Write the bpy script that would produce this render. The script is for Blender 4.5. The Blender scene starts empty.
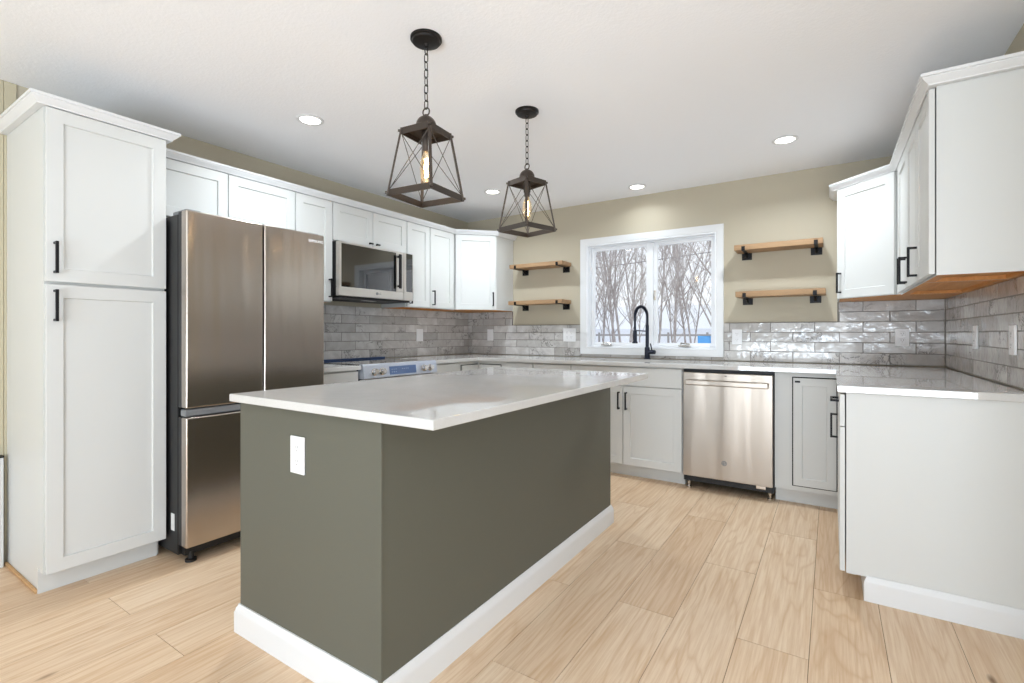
import bpy, bmesh, math, random
from mathutils import Vector, Matrix

# ------------------------------------------------------------------ camera, world, light, exposure
scene = bpy.context.scene
COL = scene.collection
vs = scene.view_settings
vs.view_transform = 'Standard'; vs.look = 'None'; vs.gamma = 1.0; vs.use_curve_mapping = False
vs.exposure = 0.2
try:
    scene.cycles.max_bounces = 10; scene.cycles.diffuse_bounces = 6; scene.cycles.glossy_bounces = 5
    scene.cycles.transmission_bounces = 6; scene.cycles.sample_clamp_indirect = 6.0
    scene.cycles.use_denoising = True
except Exception:
    pass

cam_d = bpy.data.cameras.new('camera'); cam = bpy.data.objects.new('camera', cam_d); COL.objects.link(cam)
cam.location = (3.4274, -4.3452, 1.1402); cam.rotation_euler = (math.pi / 2, 0, 0.578)
cam_d.sensor_width = 36.0; cam_d.lens = 489.04 / 1024 * 36.0
cam_d.shift_y = -(341.5 - 333.48) / 1024; cam_d.clip_start = 0.02; cam_d.clip_end = 300
scene.camera = cam

world = bpy.data.worlds.new('overcast_sky'); scene.world = world; world.use_nodes = True
wn = world.node_tree; wn.nodes.clear()
wo = wn.nodes.new('ShaderNodeOutputWorld'); wb = wn.nodes.new('ShaderNodeBackground')
wr = wn.nodes.new('ShaderNodeValToRGB'); ws = wn.nodes.new('ShaderNodeSeparateXYZ'); wt = wn.nodes.new('ShaderNodeTexCoord')
wn.links.new(wt.outputs['Generated'], ws.inputs[0]); wn.links.new(ws.outputs['Z'], wr.inputs[0])
wr.color_ramp.elements[0].position = 0.0; wr.color_ramp.elements[0].color = (0.90, 0.94, 0.99, 1)
wr.color_ramp.elements[1].position = 0.8; wr.color_ramp.elements[1].color = (0.80, 0.87, 0.97, 1)
wn.links.new(wr.outputs[0], wb.inputs[0]); wb.inputs[1].default_value = 1.12
wn.links.new(wb.outputs[0], wo.inputs[0])

PI = math.pi
W = 4.0785; HC = 2.39          # right wall plane, ceiling height
ROOM_Y = -7.6; ROOM_X = 7.0    # the open room behind the camera

def area_light(name, loc, rot, sx, sy, power, color=(1, 1, 1), parent=None, shape='RECTANGLE'):
    d = bpy.data.lights.new(name, 'AREA'); d.shape = shape; d.size = sx; d.size_y = sy
    d.energy = power; d.color = color
    o = bpy.data.objects.new(name, d); COL.objects.link(o); o.location = loc; o.rotation_euler = rot
    if parent: o.parent = parent
    return o
# daylight that comes in through the patio door behind the camera and the dining room window, plus one added uplight
area_light('patio_daylight', (3.6, ROOM_Y + 0.03, 1.12), (math.radians(108), 0, 0), 3.4, 2.1, 17, (0.80, 0.90, 1.0))
area_light('added_ceiling_uplight', (3.6, ROOM_Y + 0.10, 0.45), (math.radians(150), 0, 0), 3.4, 0.9, 208, (0.76, 0.88, 1.0))  # added uplight, out of view, aimed up to brighten the ceiling
area_light('dining_daylight', (ROOM_X - 0.03, -4.9, 1.3), (math.radians(142), 0, PI / 2), 3.0, 1.8, 62, (0.76, 0.88, 1.0))

# ------------------------------------------------------------------ helpers
def lin(r, g=None, b=None):
    if g is None: r, g, b = r
    f = lambda c: (c / 255 / 12.92) if c / 255 <= 0.04045 else ((c / 255 + 0.055) / 1.055) ** 2.4
    return (f(r), f(g), f(b), 1.0)

class M:  # tiny node wrapper
    def __init__(s, name):
        s.m = bpy.data.materials.new(name); s.m.use_nodes = True
        s.t = s.m.node_tree; s.b = s.t.nodes['Principled BSDF']
    def n(s, kind, **kw):
        nd = s.t.nodes.new('ShaderNode' + kind)
        for k, v in kw.items(): setattr(nd, k, v)
        return nd
    def l(s, a, b): s.t.links.new(a, b)
    def set(s, **kw):
        for k, v in kw.items(): s.b.inputs[k.replace('_', ' ')].default_value = v
        return s
    def coords(s, scale=(1, 1, 1), rot=(0, 0, 0), kind='Object', offset=None):
        tc = s.n('TexCoord'); mp = s.n('Mapping'); mp.inputs['Scale'].default_value = scale
        mp.inputs['Rotation'].default_value = rot
        s.l(tc.outputs[kind], mp.inputs[0]); return mp.outputs[0]
    def noise(s, vec, scale, detail=4, rough=0.5, dist=0.0):
        nd = s.n('TexNoise'); nd.inputs['Scale'].default_value = scale; nd.inputs['Detail'].default_value = detail
        nd.inputs['Roughness'].default_value = rough; nd.inputs['Distortion'].default_value = dist
        if vec is not None: s.l(vec, nd.inputs['Vector'])
        return nd.outputs['Fac']
    def ramp(s, fac, stops):
        nd = s.n('ValToRGB'); cr = nd.color_ramp
        while len(cr.elements) < len(stops): cr.elements.new(0.5)
        for e, (p, c) in zip(cr.elements, stops): e.position = p; e.color = c
        s.l(fac, nd.inputs[0]); return nd.outputs[0]
    def mix(s, fac, a, b, mode='MIX'):
        nd = s.n('Mix'); nd.data_type = 'RGBA'; nd.blend_type = mode
        for sock, v in ((nd.inputs[0], fac), (nd.inputs[6], a), (nd.inputs[7], b)):
            if hasattr(v, 'links') or hasattr(v, 'is_linked'): s.l(v, sock)
            else: sock.default_value = v
        return nd.outputs[2]
    def math(s, op, a, b=0.0, c=None):
        nd = s.n('Math'); nd.operation = op
        for i, v in enumerate((a, b) if c is None else (a, b, c)):
            if hasattr(v, 'is_linked'): s.l(v, nd.inputs[i])
            else: nd.inputs[i].default_value = v
        return nd.outputs[0]
    def bump(s, h, strength=0.2, dist=0.01):
        nd = s.n('Bump'); nd.inputs['Strength'].default_value = strength; nd.inputs['Distance'].default_value = dist
        s.l(h, nd.inputs['Height']); s.l(nd.outputs[0], s.b.inputs['Normal'])
    def base(s, out): s.l(out, s.b.inputs['Base Color'])

def simple(name, col, rough=0.5, metal=0.0, spec=0.5, bump=None):
    m = M(name); m.set(Base_Color=lin(col), Roughness=rough, Metallic=metal, Specular_IOR_Level=spec)
    if bump:
        m.bump(m.noise(m.coords(), bump[0], 3), bump[1], bump[2])
    return m.m

# ---- materials
def mat_paint(name, col, rough=0.6, bscale=260, bstr=0.10):
    m = M(name); m.set(Roughness=rough, Specular_IOR_Level=0.35)
    v = m.coords(); nz = m.noise(v, 1.3, 2)
    c = lin(col); c2 = tuple(min(1, x * 0.96) for x in c[:3]) + (1,)
    m.base(m.mix(nz, c2, c)); m.bump(m.noise(v, bscale, 3), bstr, 0.004)
    return m.m
def mat_ceiling():
    m = M('ceiling_orange_peel'); m.set(Roughness=0.9, Specular_IOR_Level=0.2, Base_Color=lin(246, 247, 250))
    v = m.coords(); a = m.noise(v, 75, 4, 0.6); b = m.noise(v, 24, 3)
    h = m.ramp(m.math('MULTIPLY_ADD', a, 0.7, m.math('MULTIPLY', b, 0.3)), [(0.42, (0, 0, 0, 1)), (0.62, (1, 1, 1, 1))])
    m.bump(h, 0.12, 0.005); return m.m
def mat_floor():
    m = M('light_oak_plank'); m.set(Roughness=0.42, Specular_IOR_Level=0.4)
    g = m.n('NewGeometry'); rnd = g.outputs['Random Per Island']
    tc = m.n('TexCoord'); cx = m.n('CombineXYZ'); m.l(m.math('MULTIPLY', rnd, 37.0), cx.inputs[0]); m.l(m.math('MULTIPLY', rnd, 91.0), cx.inputs[1])
    add = m.n('VectorMath'); add.operation = 'ADD'; m.l(tc.outputs['Object'], add.inputs[0]); m.l(cx.outputs[0], add.inputs[1])
    def mp(sc):
        q = m.n('Mapping'); q.inputs['Scale'].default_value = sc; m.l(add.outputs[0], q.inputs[0]); return q.outputs[0]
    broad = m.noise(mp((4.6, 0.50, 1)), 1.0, 3, 0.5, 0.5)          # cathedral figure
    rings = m.math('FRACT', m.math('MULTIPLY', broad, 12.0))
    rings = m.math('ABSOLUTE', m.math('SUBTRACT', rings, 0.5))
    fine = m.noise(mp((95, 3.0, 1)), 1.0, 4, 0.65)
    med = m.noise(mp((22, 0.9, 1)), 1.0, 4, 0.6, 0.4)
    tone = m.ramp(rnd, [(0.0, lin(220, 193, 163)), (0.35, lin(226, 202, 174)), (0.7, lin(233, 211, 184)), (1.0, lin(223, 197, 167))])
    dark = m.mix(1.0, tone, lin(222, 200, 174), 'MULTIPLY')
    f1 = m.ramp(rings, [(0.0, (0.45, 0.45, 0.45, 1)), (0.16, (0.08, 0.08, 0.08, 1)), (0.34, (0, 0, 0, 1))])
    c = m.mix(f1, tone, dark)
    f2 = m.ramp(fine, [(0.42, (0, 0, 0, 1)), (0.72, (0.7, 0.7, 0.7, 1))]); c = m.mix(f2, c, dark)
    f3 = m.ramp(med, [(0.50, (0, 0, 0, 1)), (0.82, (0.55, 0.55, 0.55, 1))]); c = m.mix(f3, c, dark)
    vor = m.n('TexVoronoi'); vor.inputs['Scale'].default_value = 1.0; m.l(mp((5.2, 1.9, 1)), vor.inputs['Vector'])
    kn = m.ramp(vor.outputs['Distance'], [(0.015, (0.9, 0.9, 0.9, 1)), (0.075, (0, 0, 0, 1))])
    sep = m.n('SeparateColor'); m.l(vor.outputs['Color'], sep.inputs[0])
    pick = m.math('GREATER_THAN', sep.outputs[0], 0.62)
    c = m.mix(m.math('MULTIPLY', kn, pick), c, lin(122, 86, 54))
    m.base(c); m.bump(m.math('ADD', fine, rings), 0.05, 0.002)
    return m.m
def mat_tile():
    m = M('grey_glazed_stone_look_tile'); m.set(Roughness=0.10, Specular_IOR_Level=0.6)
    g = m.n('NewGeometry'); rnd = g.outputs['Random Per Island']
    tc = m.n('TexCoord'); cx = m.n('CombineXYZ')
    for i, k in enumerate((17.0, 41.0, 63.0)): m.l(m.math('MULTIPLY', rnd, k), cx.inputs[i])
    add = m.n('VectorMath'); add.operation = 'ADD'; m.l(tc.outputs['Object'], add.inputs[0]); m.l(cx.outputs[0], add.inputs[1])
    v = add.outputs[0]
    tone = m.ramp(rnd, [(0.0, lin(178, 175, 172)), (0.35, lin(204, 202, 199)), (0.7, lin(220, 218, 216)), (1.0, lin(190, 186, 183))])
    cloud = m.noise(v, 7.0, 5, 0.6, 0.8)
    c = m.mix(m.ramp(cloud, [(0.35, (0, 0, 0, 1)), (0.7, (0.6, 0.6, 0.6, 1))]), tone, lin(158, 152, 147))
    vn = m.noise(v, 10.0, 6, 0.62, 1.5)
    vein = m.math('ABSOLUTE', m.math('SUBTRACT', vn, 0.5))
    mask = m.ramp(m.noise(v, 4.0, 2), [(0.5, (0, 0, 0, 1)), (0.62, (1, 1, 1, 1))])
    vf = m.ramp(vein, [(0.0, (0.85, 0.85, 0.85, 1)), (0.03, (0, 0, 0, 1))])
    c = m.mix(m.mix(1.0, vf, mask, 'MULTIPLY'), c, lin(78, 74, 72))
    m.base(c); m.bump(m.noise(v, 15.0, 3, 0.5), 0.30, 0.016)
    return m.m
def mat_quartz():
    m = M('white_quartz'); m.set(Roughness=0.03, Specular_IOR_Level=0.6)
    v = m.coords(); n1 = m.noise(v, 3.0, 6, 0.6, 0.9); n2 = m.noise(v, 190, 2)
    vein = m.ramp(m.math('ABSOLUTE', m.math('SUBTRACT', n1, 0.5)), [(0.0, (0.22, 0.22, 0.22, 1)), (0.05, (0, 0, 0, 1))])
    c = m.mix(vein, lin(204, 203, 201), lin(190, 188, 186))
    c = m.mix(m.ramp(n2, [(0.55, (0, 0, 0, 1)), (0.75, (0.35, 0.35, 0.35, 1))]), c, lin(188, 185, 182))
    m.base(c); return m.m
def mat_steel(name, col, rough=0.26, wave=0.25, axis=(60, 60, 1), wscale=(3.2, 3.2, 0.3)):
    m = M(name); m.set(Base_Color=lin(col), Metallic=1.0)
    v = m.coords(axis); g = m.noise(v, 14, 3)
    m.l(m.math('MULTIPLY_ADD', g, 0.05, rough - 0.025), m.b.inputs['Roughness'])
    m.bump(m.noise(m.coords(wscale), 1.6, 2), wave, 0.05)
    return m.m
def mat_wood(name, c1, c2, scale=(2, 40, 40), rough=0.5):
    m = M(name); m.set(Roughness=rough, Specular_IOR_Level=0.3)
    v = m.coords(scale); n = m.noise(v, 1.0, 5, 0.6, 0.6)
    m.base(m.ramp(n, [(0.3, lin(c1)), (0.7, lin(c2))])); m.bump(n, 0.08, 0.004); return m.m
def mat_emit(name, col, strength):
    m = M(name); m.set(Base_Color=lin(col), Roughness=0.5, Emission_Color=lin(col), Emission_Strength=strength); return m.m
def mat_glass(name, tint=(1, 1, 1, 1), mixf=0.07, glow=0.0):
    m = M(name); t = m.t; t.nodes.remove(m.b)
    out = [n for n in t.nodes if n.type == 'OUTPUT_MATERIAL'][0]
    tr = m.n('BsdfTransparent'); tr.inputs[0].default_value = tint
    gl = m.n('BsdfGlossy'); gl.inputs['Roughness'].default_value = 0.02
    lw = m.n('LayerWeight'); lw.inputs['Blend'].default_value = 0.25
    mx = m.n('MixShader'); m.l(m.math('MULTIPLY_ADD', lw.outputs['Fresnel'], 0.6, mixf * 0.3), mx.inputs[0])
    m.l(tr.outputs[0], mx.inputs[1]); m.l(gl.outputs[0], mx.inputs[2])
    if glow:
        em = m.n('Emission'); em.inputs[0].default_value = lin(255, 226, 176); em.inputs[1].default_value = glow
        ad = m.n('AddShader'); m.l(mx.outputs[0], ad.inputs[0]); m.l(em.outputs[0], ad.inputs[1]); m.l(ad.outputs[0], out.inputs[0])
    else: m.l(mx.outputs[0], out.inputs[0])
    return m.m
def mat_bark():
    m = M('grey_bark'); m.set(Roughness=0.9)
    n = m.noise(m.coords((6, 6, 1.5)), 4, 4)
    m.base(m.ramp(n, [(0.3, lin(140, 130, 126)), (0.7, lin(204, 196, 192))])); return m.m
def mat_snow():
    m = M('snow'); m.set(Roughness=0.85, Base_Color=lin(246, 247, 250)); m.bump(m.noise(m.coords(), 0.8, 4), 0.4, 0.2); return m.m

MT = dict(
    wall=mat_paint('beige_wall_paint', (187, 178, 158)), ceiling=mat_ceiling(), floor=mat_floor(),
    subfloor=simple('plank_gap', (128, 96, 66), 0.9), white=mat_paint('white_cabinet_paint', (213, 214, 212), 0.38, 90, 0.02),
    trimw=mat_paint('white_trim_paint', (225, 226, 227), 0.4, 90, 0.02), under=mat_wood('maple_cabinet_underside', (178, 116, 56), (206, 146, 82), (3, 30, 30), 0.5),
    tile=mat_tile(), grout=simple('grey_grout', (118, 113, 108), 0.9), edge=simple('dark_tile_edge_trim', (96, 88, 84), 0.45),
    quartz=mat_quartz(), island=mat_paint('grey_green_island_paint', (95, 95, 85), 0.5, 160, 0.05),
    black=simple('matte_black_metal', (28, 27, 29), 0.42, 0.6), bronze=simple('oil_rubbed_bronze', (80, 72, 66), 0.38, 0.75), canopy=simple('black_bronze', (40, 36, 34), 0.38, 0.6),
    steel=mat_steel('brushed_stainless', (212, 208, 202), 0.36, 0.16), dsteel=mat_steel('dark_stainless', (188, 178, 169), 0.24, 0.24),
    dwsteel=mat_steel('dishwasher_stainless', (176, 166, 155), 0.36, 0.22),
    chrome=simple('satin_chrome', (214, 210, 205), 0.2, 1.0), dark=simple('black_plastic', (16, 16, 18), 0.5),
    dglass=M('black_glass').set(Base_Color=lin(10, 10, 12), Roughness=0.03, Specular_IOR_Level=1.0, Coat_Weight=1.0, Coat_Roughness=0.02).m, gasket=simple('black_gap', (12, 11, 12), 0.8),
    fridge_side=simple('dark_textured_side', (17, 16, 17), 0.45), hingegrey=simple('grey_hinge_cover', (122, 124, 126), 0.5),
    shelf=mat_wood('light_oak_shelf', (148, 116, 84), (174, 142, 108), (2.5, 45, 45), 0.55),
    rawwood=mat_wood('raw_wood_strip', (178, 140, 96), (200, 162, 118), (3, 40, 40), 0.6),
    plate=simple('white_plastic_plate', (232, 232, 233), 0.35), slot=simple('outlet_slot', (128, 126, 124), 0.6),
    vinyl=simple('white_vinyl', (242, 244, 247), 0.35), pane=mat_glass('window_pane'), bulbglass=mat_glass('bulb_glass', (0.97, 0.90, 0.78, 1), 0.2, 0.10),
    film=simple('blue_protective_film', (42, 66, 108), 0.3), fauc=simple('faucet_black', (36, 40, 54), 0.35, 0.5),
    sticker=simple('blue_sticker', (92, 160, 222), 0.6), label=simple('pale_paper_label', (216, 216, 214), 0.6),
    bark=mat_bark(), snow=mat_snow(), house=simple('white_siding', (244, 246, 250), 0.8), wire=simple('power_line', (92, 94, 100), 0.7),
    brickish=simple('brown_brick', (150, 128, 118), 0.9, bump=(20, 0.3, 0.02)),
    lens=mat_emit('ceiling_lamp_lens', (255, 252, 246), 6.0), fil=mat_emit('warm_filament', (255, 222, 168), 10.0),
    ctrl=simple('blue_film_on_steel', (196, 202, 214), 0.3, 0.8), screen=simple('display_glass', (72, 96, 138), 0.08, 0.0, 0.8),
    digit=simple('display_print', (150, 170, 200), 0.5), panel=mat_paint('beige_beadboard', (192, 183, 158), 0.5), fence=simple('weathered_fence', (168, 164, 162), 0.9),
)

# ---- mesh helpers
def bm_new(): return bmesh.new()
def box(bm, x0, x1, y0, y1, z0, z1, bevel=0.0, seg=2):
    if x0 > x1: x0, x1 = x1, x0
    if y0 > y1: y0, y1 = y1, y0
    if z0 > z1: z0, z1 = z1, z0
    vsx = [bm.verts.new((x, y, z)) for x in (x0, x1) for y in (y0, y1) for z in (z0, z1)]
    fs = [bm.faces.new([vsx[i] for i in q]) for q in ((0, 1, 3, 2), (4, 6, 7, 5), (0, 4, 5, 1), (2, 3, 7, 6), (0, 2, 6, 4), (1, 5, 7, 3))]
    if bevel:
        es = list({e for f in fs for e in f.edges})
        bmesh.ops.bevel(bm, geom=es, offset=bevel, segments=seg, affect='EDGES', profile=0.5, clamp_overlap=True)
    return bm
def frame_for(d):
    d = d.normalized(); a = Vector((0, 0, 1)) if abs(d.z) < 0.95 else Vector((1, 0, 0))
    u = d.cross(a).normalized(); return u, d.cross(u).normalized()
def cyl(bm, p0, p1, r0, r1=None, seg=16, caps=True):
    p0, p1 = Vector(p0), Vector(p1); r1 = r0 if r1 is None else r1
    u, v = frame_for(p1 - p0)
    A = [bm.verts.new(p0 + (u * math.cos(2 * PI * i / seg) + v * math.sin(2 * PI * i / seg)) * r0) for i in range(seg)]
    B = [bm.verts.new(p1 + (u * math.cos(2 * PI * i / seg) + v * math.sin(2 * PI * i / seg)) * r1) for i in range(seg)]
    for i in range(seg):
        j = (i + 1) % seg; bm.faces.new((A[i], A[j], B[j], B[i]))
    if caps:
        bm.faces.new(A[::-1]); bm.faces.new(B)
    return bm
def tube(bm, pts, radii, seg=8, closed=False, caps=True):
    pts = [Vector(p) for p in pts]; n = len(pts)
    if not hasattr(radii, '__len__'): radii = [radii] * n
    rings = []; u = None
    for i, p in enumerate(pts):
        if closed: d = pts[(i + 1) % n] - pts[i - 1]
        else: d = pts[min(i + 1, n - 1)] - pts[max(i - 1, 0)]
        d.normalize()
        if u is None: u, _ = frame_for(d)
        u = (u - d * u.dot(d)).normalized(); v = d.cross(u)
        rings.append([bm.verts.new(p + (u * math.cos(2 * PI * k / seg) + v * math.sin(2 * PI * k / seg)) * radii[i]) for k in range(seg)])
    m = n if closed else n - 1
    for i in range(m):
        A, B = rings[i], rings[(i + 1) % n]
        for k in range(seg):
            j = (k + 1) % seg; bm.faces.new((A[k], A[j], B[j], B[k]))
    if caps and not closed:
        bm.faces.new(rings[0][::-1]); bm.faces.new(rings[-1])
    return bm
def lathe(bm, prof, c=(0, 0), seg=32):
    rings = []
    for r, z in prof:
        rings.append([bm.verts.new((c[0] + r * math.cos(2 * PI * k / seg), c[1] + r * math.sin(2 * PI * k / seg), z)) for k in range(seg)])
    for A, B in zip(rings, rings[1:]):
        for k in range(seg):
            j = (k + 1) % seg; bm.faces.new((A[k], A[j], B[j], B[k]))
    bm.faces.new(rings[0][::-1]); bm.faces.new(rings[-1]); return bm
def prism(bm, poly, z0, z1):
    A = [bm.verts.new((x, y, z0)) for x, y in poly]; B = [bm.verts.new((x, y, z1)) for x, y in poly]
    n = len(poly); bm.faces.new(A[::-1]); bm.faces.new(B)
    for i in range(n):
        j = (i + 1) % n; bm.faces.new((A[i], A[j], B[j], B[i]))
    return bm
def sweep(bm, path, prof, closed=False):
    """profile points (outward offset, z) carried along a floor path; outward is to the right of travel; mitred corners"""
    P = [Vector(p) for p in path]; n = len(P); rings = []
    nr = lambda d: Vector((d.y, -d.x)).normalized()
    for i in range(n):
        ds = []
        if closed or i > 0: ds.append(nr(P[i] - P[i - 1]))
        if closed or i < n - 1: ds.append(nr(P[(i + 1) % n] - P[i]))
        if len(ds) == 2:
            m = (ds[0] + ds[1]).normalized(); m = m / max(0.2, m.dot(ds[0]))
        else: m = ds[0]
        rings.append([bm.verts.new((P[i].x + m.x * o, P[i].y + m.y * o, z)) for o, z in prof])
    k = len(prof)
    for i in range(n if closed else n - 1):
        A, B = rings[i], rings[(i + 1) % n]
        for j in range(k):
            q = (j + 1) % k; bm.faces.new((A[j], A[q], B[q], B[j]))
    if not closed:
        bm.faces.new(rings[0][::-1]); bm.faces.new(rings[-1])
    return bm

def obj(name, bm, mat, parent=None, loc=(0, 0, 0), rot=(0, 0, 0), smooth=True, angle=32):
    bmesh.ops.recalc_face_normals(bm, faces=bm.faces)
    if smooth:
        lim = math.radians(angle)
        for f in bm.faces: f.smooth = True
        for e in bm.edges:
            if len(e.link_faces) != 2 or e.calc_face_angle(0) > lim: e.smooth = False
    me = bpy.data.meshes.new(name); bm.to_mesh(me); bm.free()
    me.materials.append(mat)
    o = bpy.data.objects.new(name, me); COL.objects.link(o)
    if smooth:   # keeps the broad flat faces flat beside their small bevels
        wn_ = o.modifiers.new('weighted_normals', 'WEIGHTED_NORMAL'); wn_.mode = 'FACE_AREA'; wn_.weight = 100; wn_.keep_sharp = True
    o.location = loc; o.rotation_euler = rot
    if parent: o.parent = parent
    return o
def tag(o, label, cat, group=None):
    o['label'] = label; o['category'] = cat
    if group: o['group'] = group
    return o
def thing(name, label, cat, loc=(0, 0, 0), rz=0.0, group=None):
    o = bpy.data.objects.new(name, None); COL.objects.link(o); o.empty_display_size = 0.1
    o.location = loc; o.rotation_euler = (0, 0, rz)
    return tag(o, label, cat, group)
def struct(name, bm, mat, **kw):
    o = obj(name, bm, mat, **kw); o['kind'] = 'structure'; return o
def wpart(name, bm, mat, root, parent=None, **kw):
    """part whose mesh was drawn in room coordinates (root has no rotation)"""
    bmesh.ops.translate(bm, verts=bm.verts, vec=-Vector(root.location))
    return obj(name, bm, mat, parent or root, **kw)
def copy_tree(o, parent=None):
    c = o.copy(); COL.objects.link(c)
    if parent: c.parent = parent
    for ch in list(o.children): copy_tree(ch, c)
    return c
def text_mesh(body, size, extrude=0.0006):
    cu = bpy.data.curves.new('lettering', 'FONT'); cu.body = body; cu.size = size; cu.extrude = extrude
    cu.align_x = 'CENTER'; cu.align_y = 'CENTER'
    to = bpy.data.objects.new('lettering', cu); COL.objects.link(to)
    dg = bpy.context.evaluated_depsgraph_get(); me = bpy.data.meshes.new_from_object(to.evaluated_get(dg))
    bpy.data.objects.remove(to); bpy.data.curves.remove(cu)
    bm = bm_new(); bm.from_mesh(me); bpy.data.meshes.remove(me); return bm

# ------------------------------------------------------------------ room shell
T = 0.15
# window opening in the back wall
OX0, OX1, OZ0, OZ1 = 1.452, 2.627, 1.002, 1.989
bm = bm_new()
box(bm, -T, OX0, 0, T, -0.1, HC + 0.1); box(bm, OX1, W + T, 0, T, -0.1, HC + 0.1)
box(bm, OX0, OX1, 0, T, -0.1, OZ0); box(bm, OX0, OX1, 0, T, OZ1, HC + 0.1)
struct('wall_back', bm, MT['wall'])
struct('wall_left', box(bm_new(), -T, 0, ROOM_Y, 0, -0.1, HC + 0.1), MT['wall'])
struct('wall_right', box(bm_new(), W, W + T, -2.75, 0, -0.1, HC + 0.1), MT['wall'])
bm = bm_new(); box(bm, W + T, ROOM_X, -2.75, -2.75 + T, -0.1, HC + 0.1)
struct('wall_dining', bm, MT['wall'])
bm = bm_new()
box(bm, ROOM_X, ROOM_X + T, ROOM_Y, -6.4, -0.1, HC + 0.1); box(bm, ROOM_X, ROOM_X + T, -3.4, -2.6, -0.1, HC + 0.1)
box(bm, ROOM_X, ROOM_X + T, -6.4, -3.4, -0.1, 0.4); box(bm, ROOM_X, ROOM_X + T, -6.4, -3.4, 2.2, HC + 0.1)
struct('wall_far_right', bm, MT['wall'])
bm = bm_new()
box(bm, -T, 1.9, ROOM_Y - T, ROOM_Y, -0.1, HC + 0.1); box(bm, 5.3, ROOM_X + T, ROOM_Y - T, ROOM_Y, -0.1, HC + 0.1)
box(bm, 1.9, 5.3, ROOM_Y - T, ROOM_Y, 2.17, HC + 0.1)
struct('wall_rear', bm, MT['wall'])
struct('ceiling', box(bm_new(), -T, ROOM_X + T, ROOM_Y - T, T, HC, HC + 0.1), MT['ceiling'])
# plank floor: rows run towards the window, joints alternate by half a plank
PW, PL = 0.2314, 1.18
bm = bm_new()
i0 = math.floor((0 - 0.817) / PW)
for i in range(i0, math.ceil((ROOM_X - 0.817) / PW)):
    xa = max(0.0, 0.817 + i * PW); xb = min(ROOM_X, 0.817 + (i + 1) * PW)
    off = -1.17 if i % 2 == 0 else -1.775
    ys = [0.0] + [off - k * PL for k in range(-1, 8) if ROOM_Y < off - k * PL < 0] + [ROOM_Y]
    for ya, yb in zip(ys, ys[1:]):
        g = 0.0010
        box(bm, xa + g, xb - g, yb + g, ya - g, -0.008, 0.0)
fl = struct('floor', bm, MT['floor'], smooth=False)
o = struct('subfloor', box(bm_new(), -T, ROOM_X + T, ROOM_Y - T, T, -0.05, -0.0025), MT['subfloor'], parent=fl)
# beadboard on the left wall beside the tall cabinet
bm = bm_new(); y = -3.648
while y > -7.5:
    box(bm, 0.0005, 0.008, y - 0.0445, y, 0.09, HC - 0.001, 0.002, 1); y -= 0.046
struct('trim_1', bm, MT['panel'])
BASEP = [(0, 0), (0.014, 0), (0.014, 0.072), (0.011, 0.082), (0.006, 0.09), (0.004, 0.1), (0, 0.102)]
bm = bm_new(); sweep(bm, [(0.0085, -7.5), (0.0085, -4.05)], BASEP); struct('baseboard_left', bm, MT['trimw'])

# ---- window in the back wall
win = bpy.data.objects.new('window_1', None); COL.objects.link(win); win.location = (2.04, 0, OZ0); win['kind'] = 'structure'
bm = bm_new()   # casing: profiled picture frame on the wall, mitred
cp = [(0, 0), (0, 0.010), (0.012, 0.014), (0.040, 0.016), (0.052, 0.019), (0.058, 0.019), (0.058, 0)]
x0, x1, z0, z1 = OX0, OX1, OZ0, OZ1
cs = [(x0, z0, -1, -1), (x1, z0, 1, -1), (x1, z1, 1, 1), (x0, z1, -1, 1)]
rings = [[bm.verts.new((x + sx * o_, -0.0005 - d, z + sz * o_)) for o_, d in cp] for x, z, sx, sz in cs]
for a in range(4):
    A, B = rings[a], rings[(a + 1) % 4]
    for j in range(len(cp)):
        q = (j + 1) % len(cp); bm.faces.new((A[j], A[q], B[q], B[j]))
wpart('casing', bm, MT['trimw'], win)
bm = bm_new()   # jamb liner + vinyl frame + centre mullion
def ring(bm, x0, x1, z0, z1, w, ya, yb, bv=0.003):
    box(bm, x0, x0 + w, ya, yb, z0, z1, bv); box(bm, x1 - w, x1, ya, yb, z0, z1, bv)
    box(bm, x0 + w, x1 - w, ya, yb, z0, z0 + w, bv); box(bm, x0 + w, x1 - w, ya, yb, z1 - w, z1, bv)
ring(bm, OX0 + .001, OX1 - .001, OZ0 + .001, OZ1 - .001, 0.012, -0.010, T - 0.005)
ring(bm, OX0 + 0.013, OX1 - 0.013, OZ0 + 0.013, OZ1 - 0.013, 0.010, 0.052, 0.12)
box(bm, 2.046, 2.084, 0.045, 0.12, OZ0 + 0.031, OZ1 - 0.031, 0.003)
wpart('frame', bm, MT['vinyl'], win)
for xa, xb in ((OX0 + 0.0235, 2.0455), (2.0845, OX1 - 0.0235)):
    bm = bm_new(); ring(bm, xa, xb, OZ0 + 0.0235, OZ1 - 0.0235, 0.031, 0.062, 0.10, 0.005)
    sash = wpart('sash', bm, MT['vinyl'], win)
    bm = bm_new(); box(bm, xa + 0.029, xb - 0.029, 0.075, 0.079, OZ0 + 0.0525, OZ1 - 0.0525); p_ = wpart('pane', bm, MT['pane'], win, sash, smooth=False)
for cxp in (1.64, 2.36):
    bm = bm_new(); box(bm, cxp - 0.05, cxp + 0.05, 0.020, 0.061, OZ0 + 0.024, OZ0 + 0.036, 0.004)
    tube(bm, [(cxp - 0.03, 0.03, OZ0 + 0.036), (cxp - 0.025, 0.022, OZ0 + 0.056), (cxp + 0.02, 0.012, OZ0 + 0.050), (cxp + 0.05, 0.008, OZ0 + 0.044)], 0.006, 8)
    wpart('crank_handle', bm, MT['chrome'], win)
bm = bm_new(); box(bm, 2.087, 2.106, 0.048, 0.0615, 1.44, 1.53, 0.004); box(bm, 2.091, 2.102, 0.036, 0.049, 1.47, 1.525, 0.003)
wpart('lock', bm, MT['chrome'], win)
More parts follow.
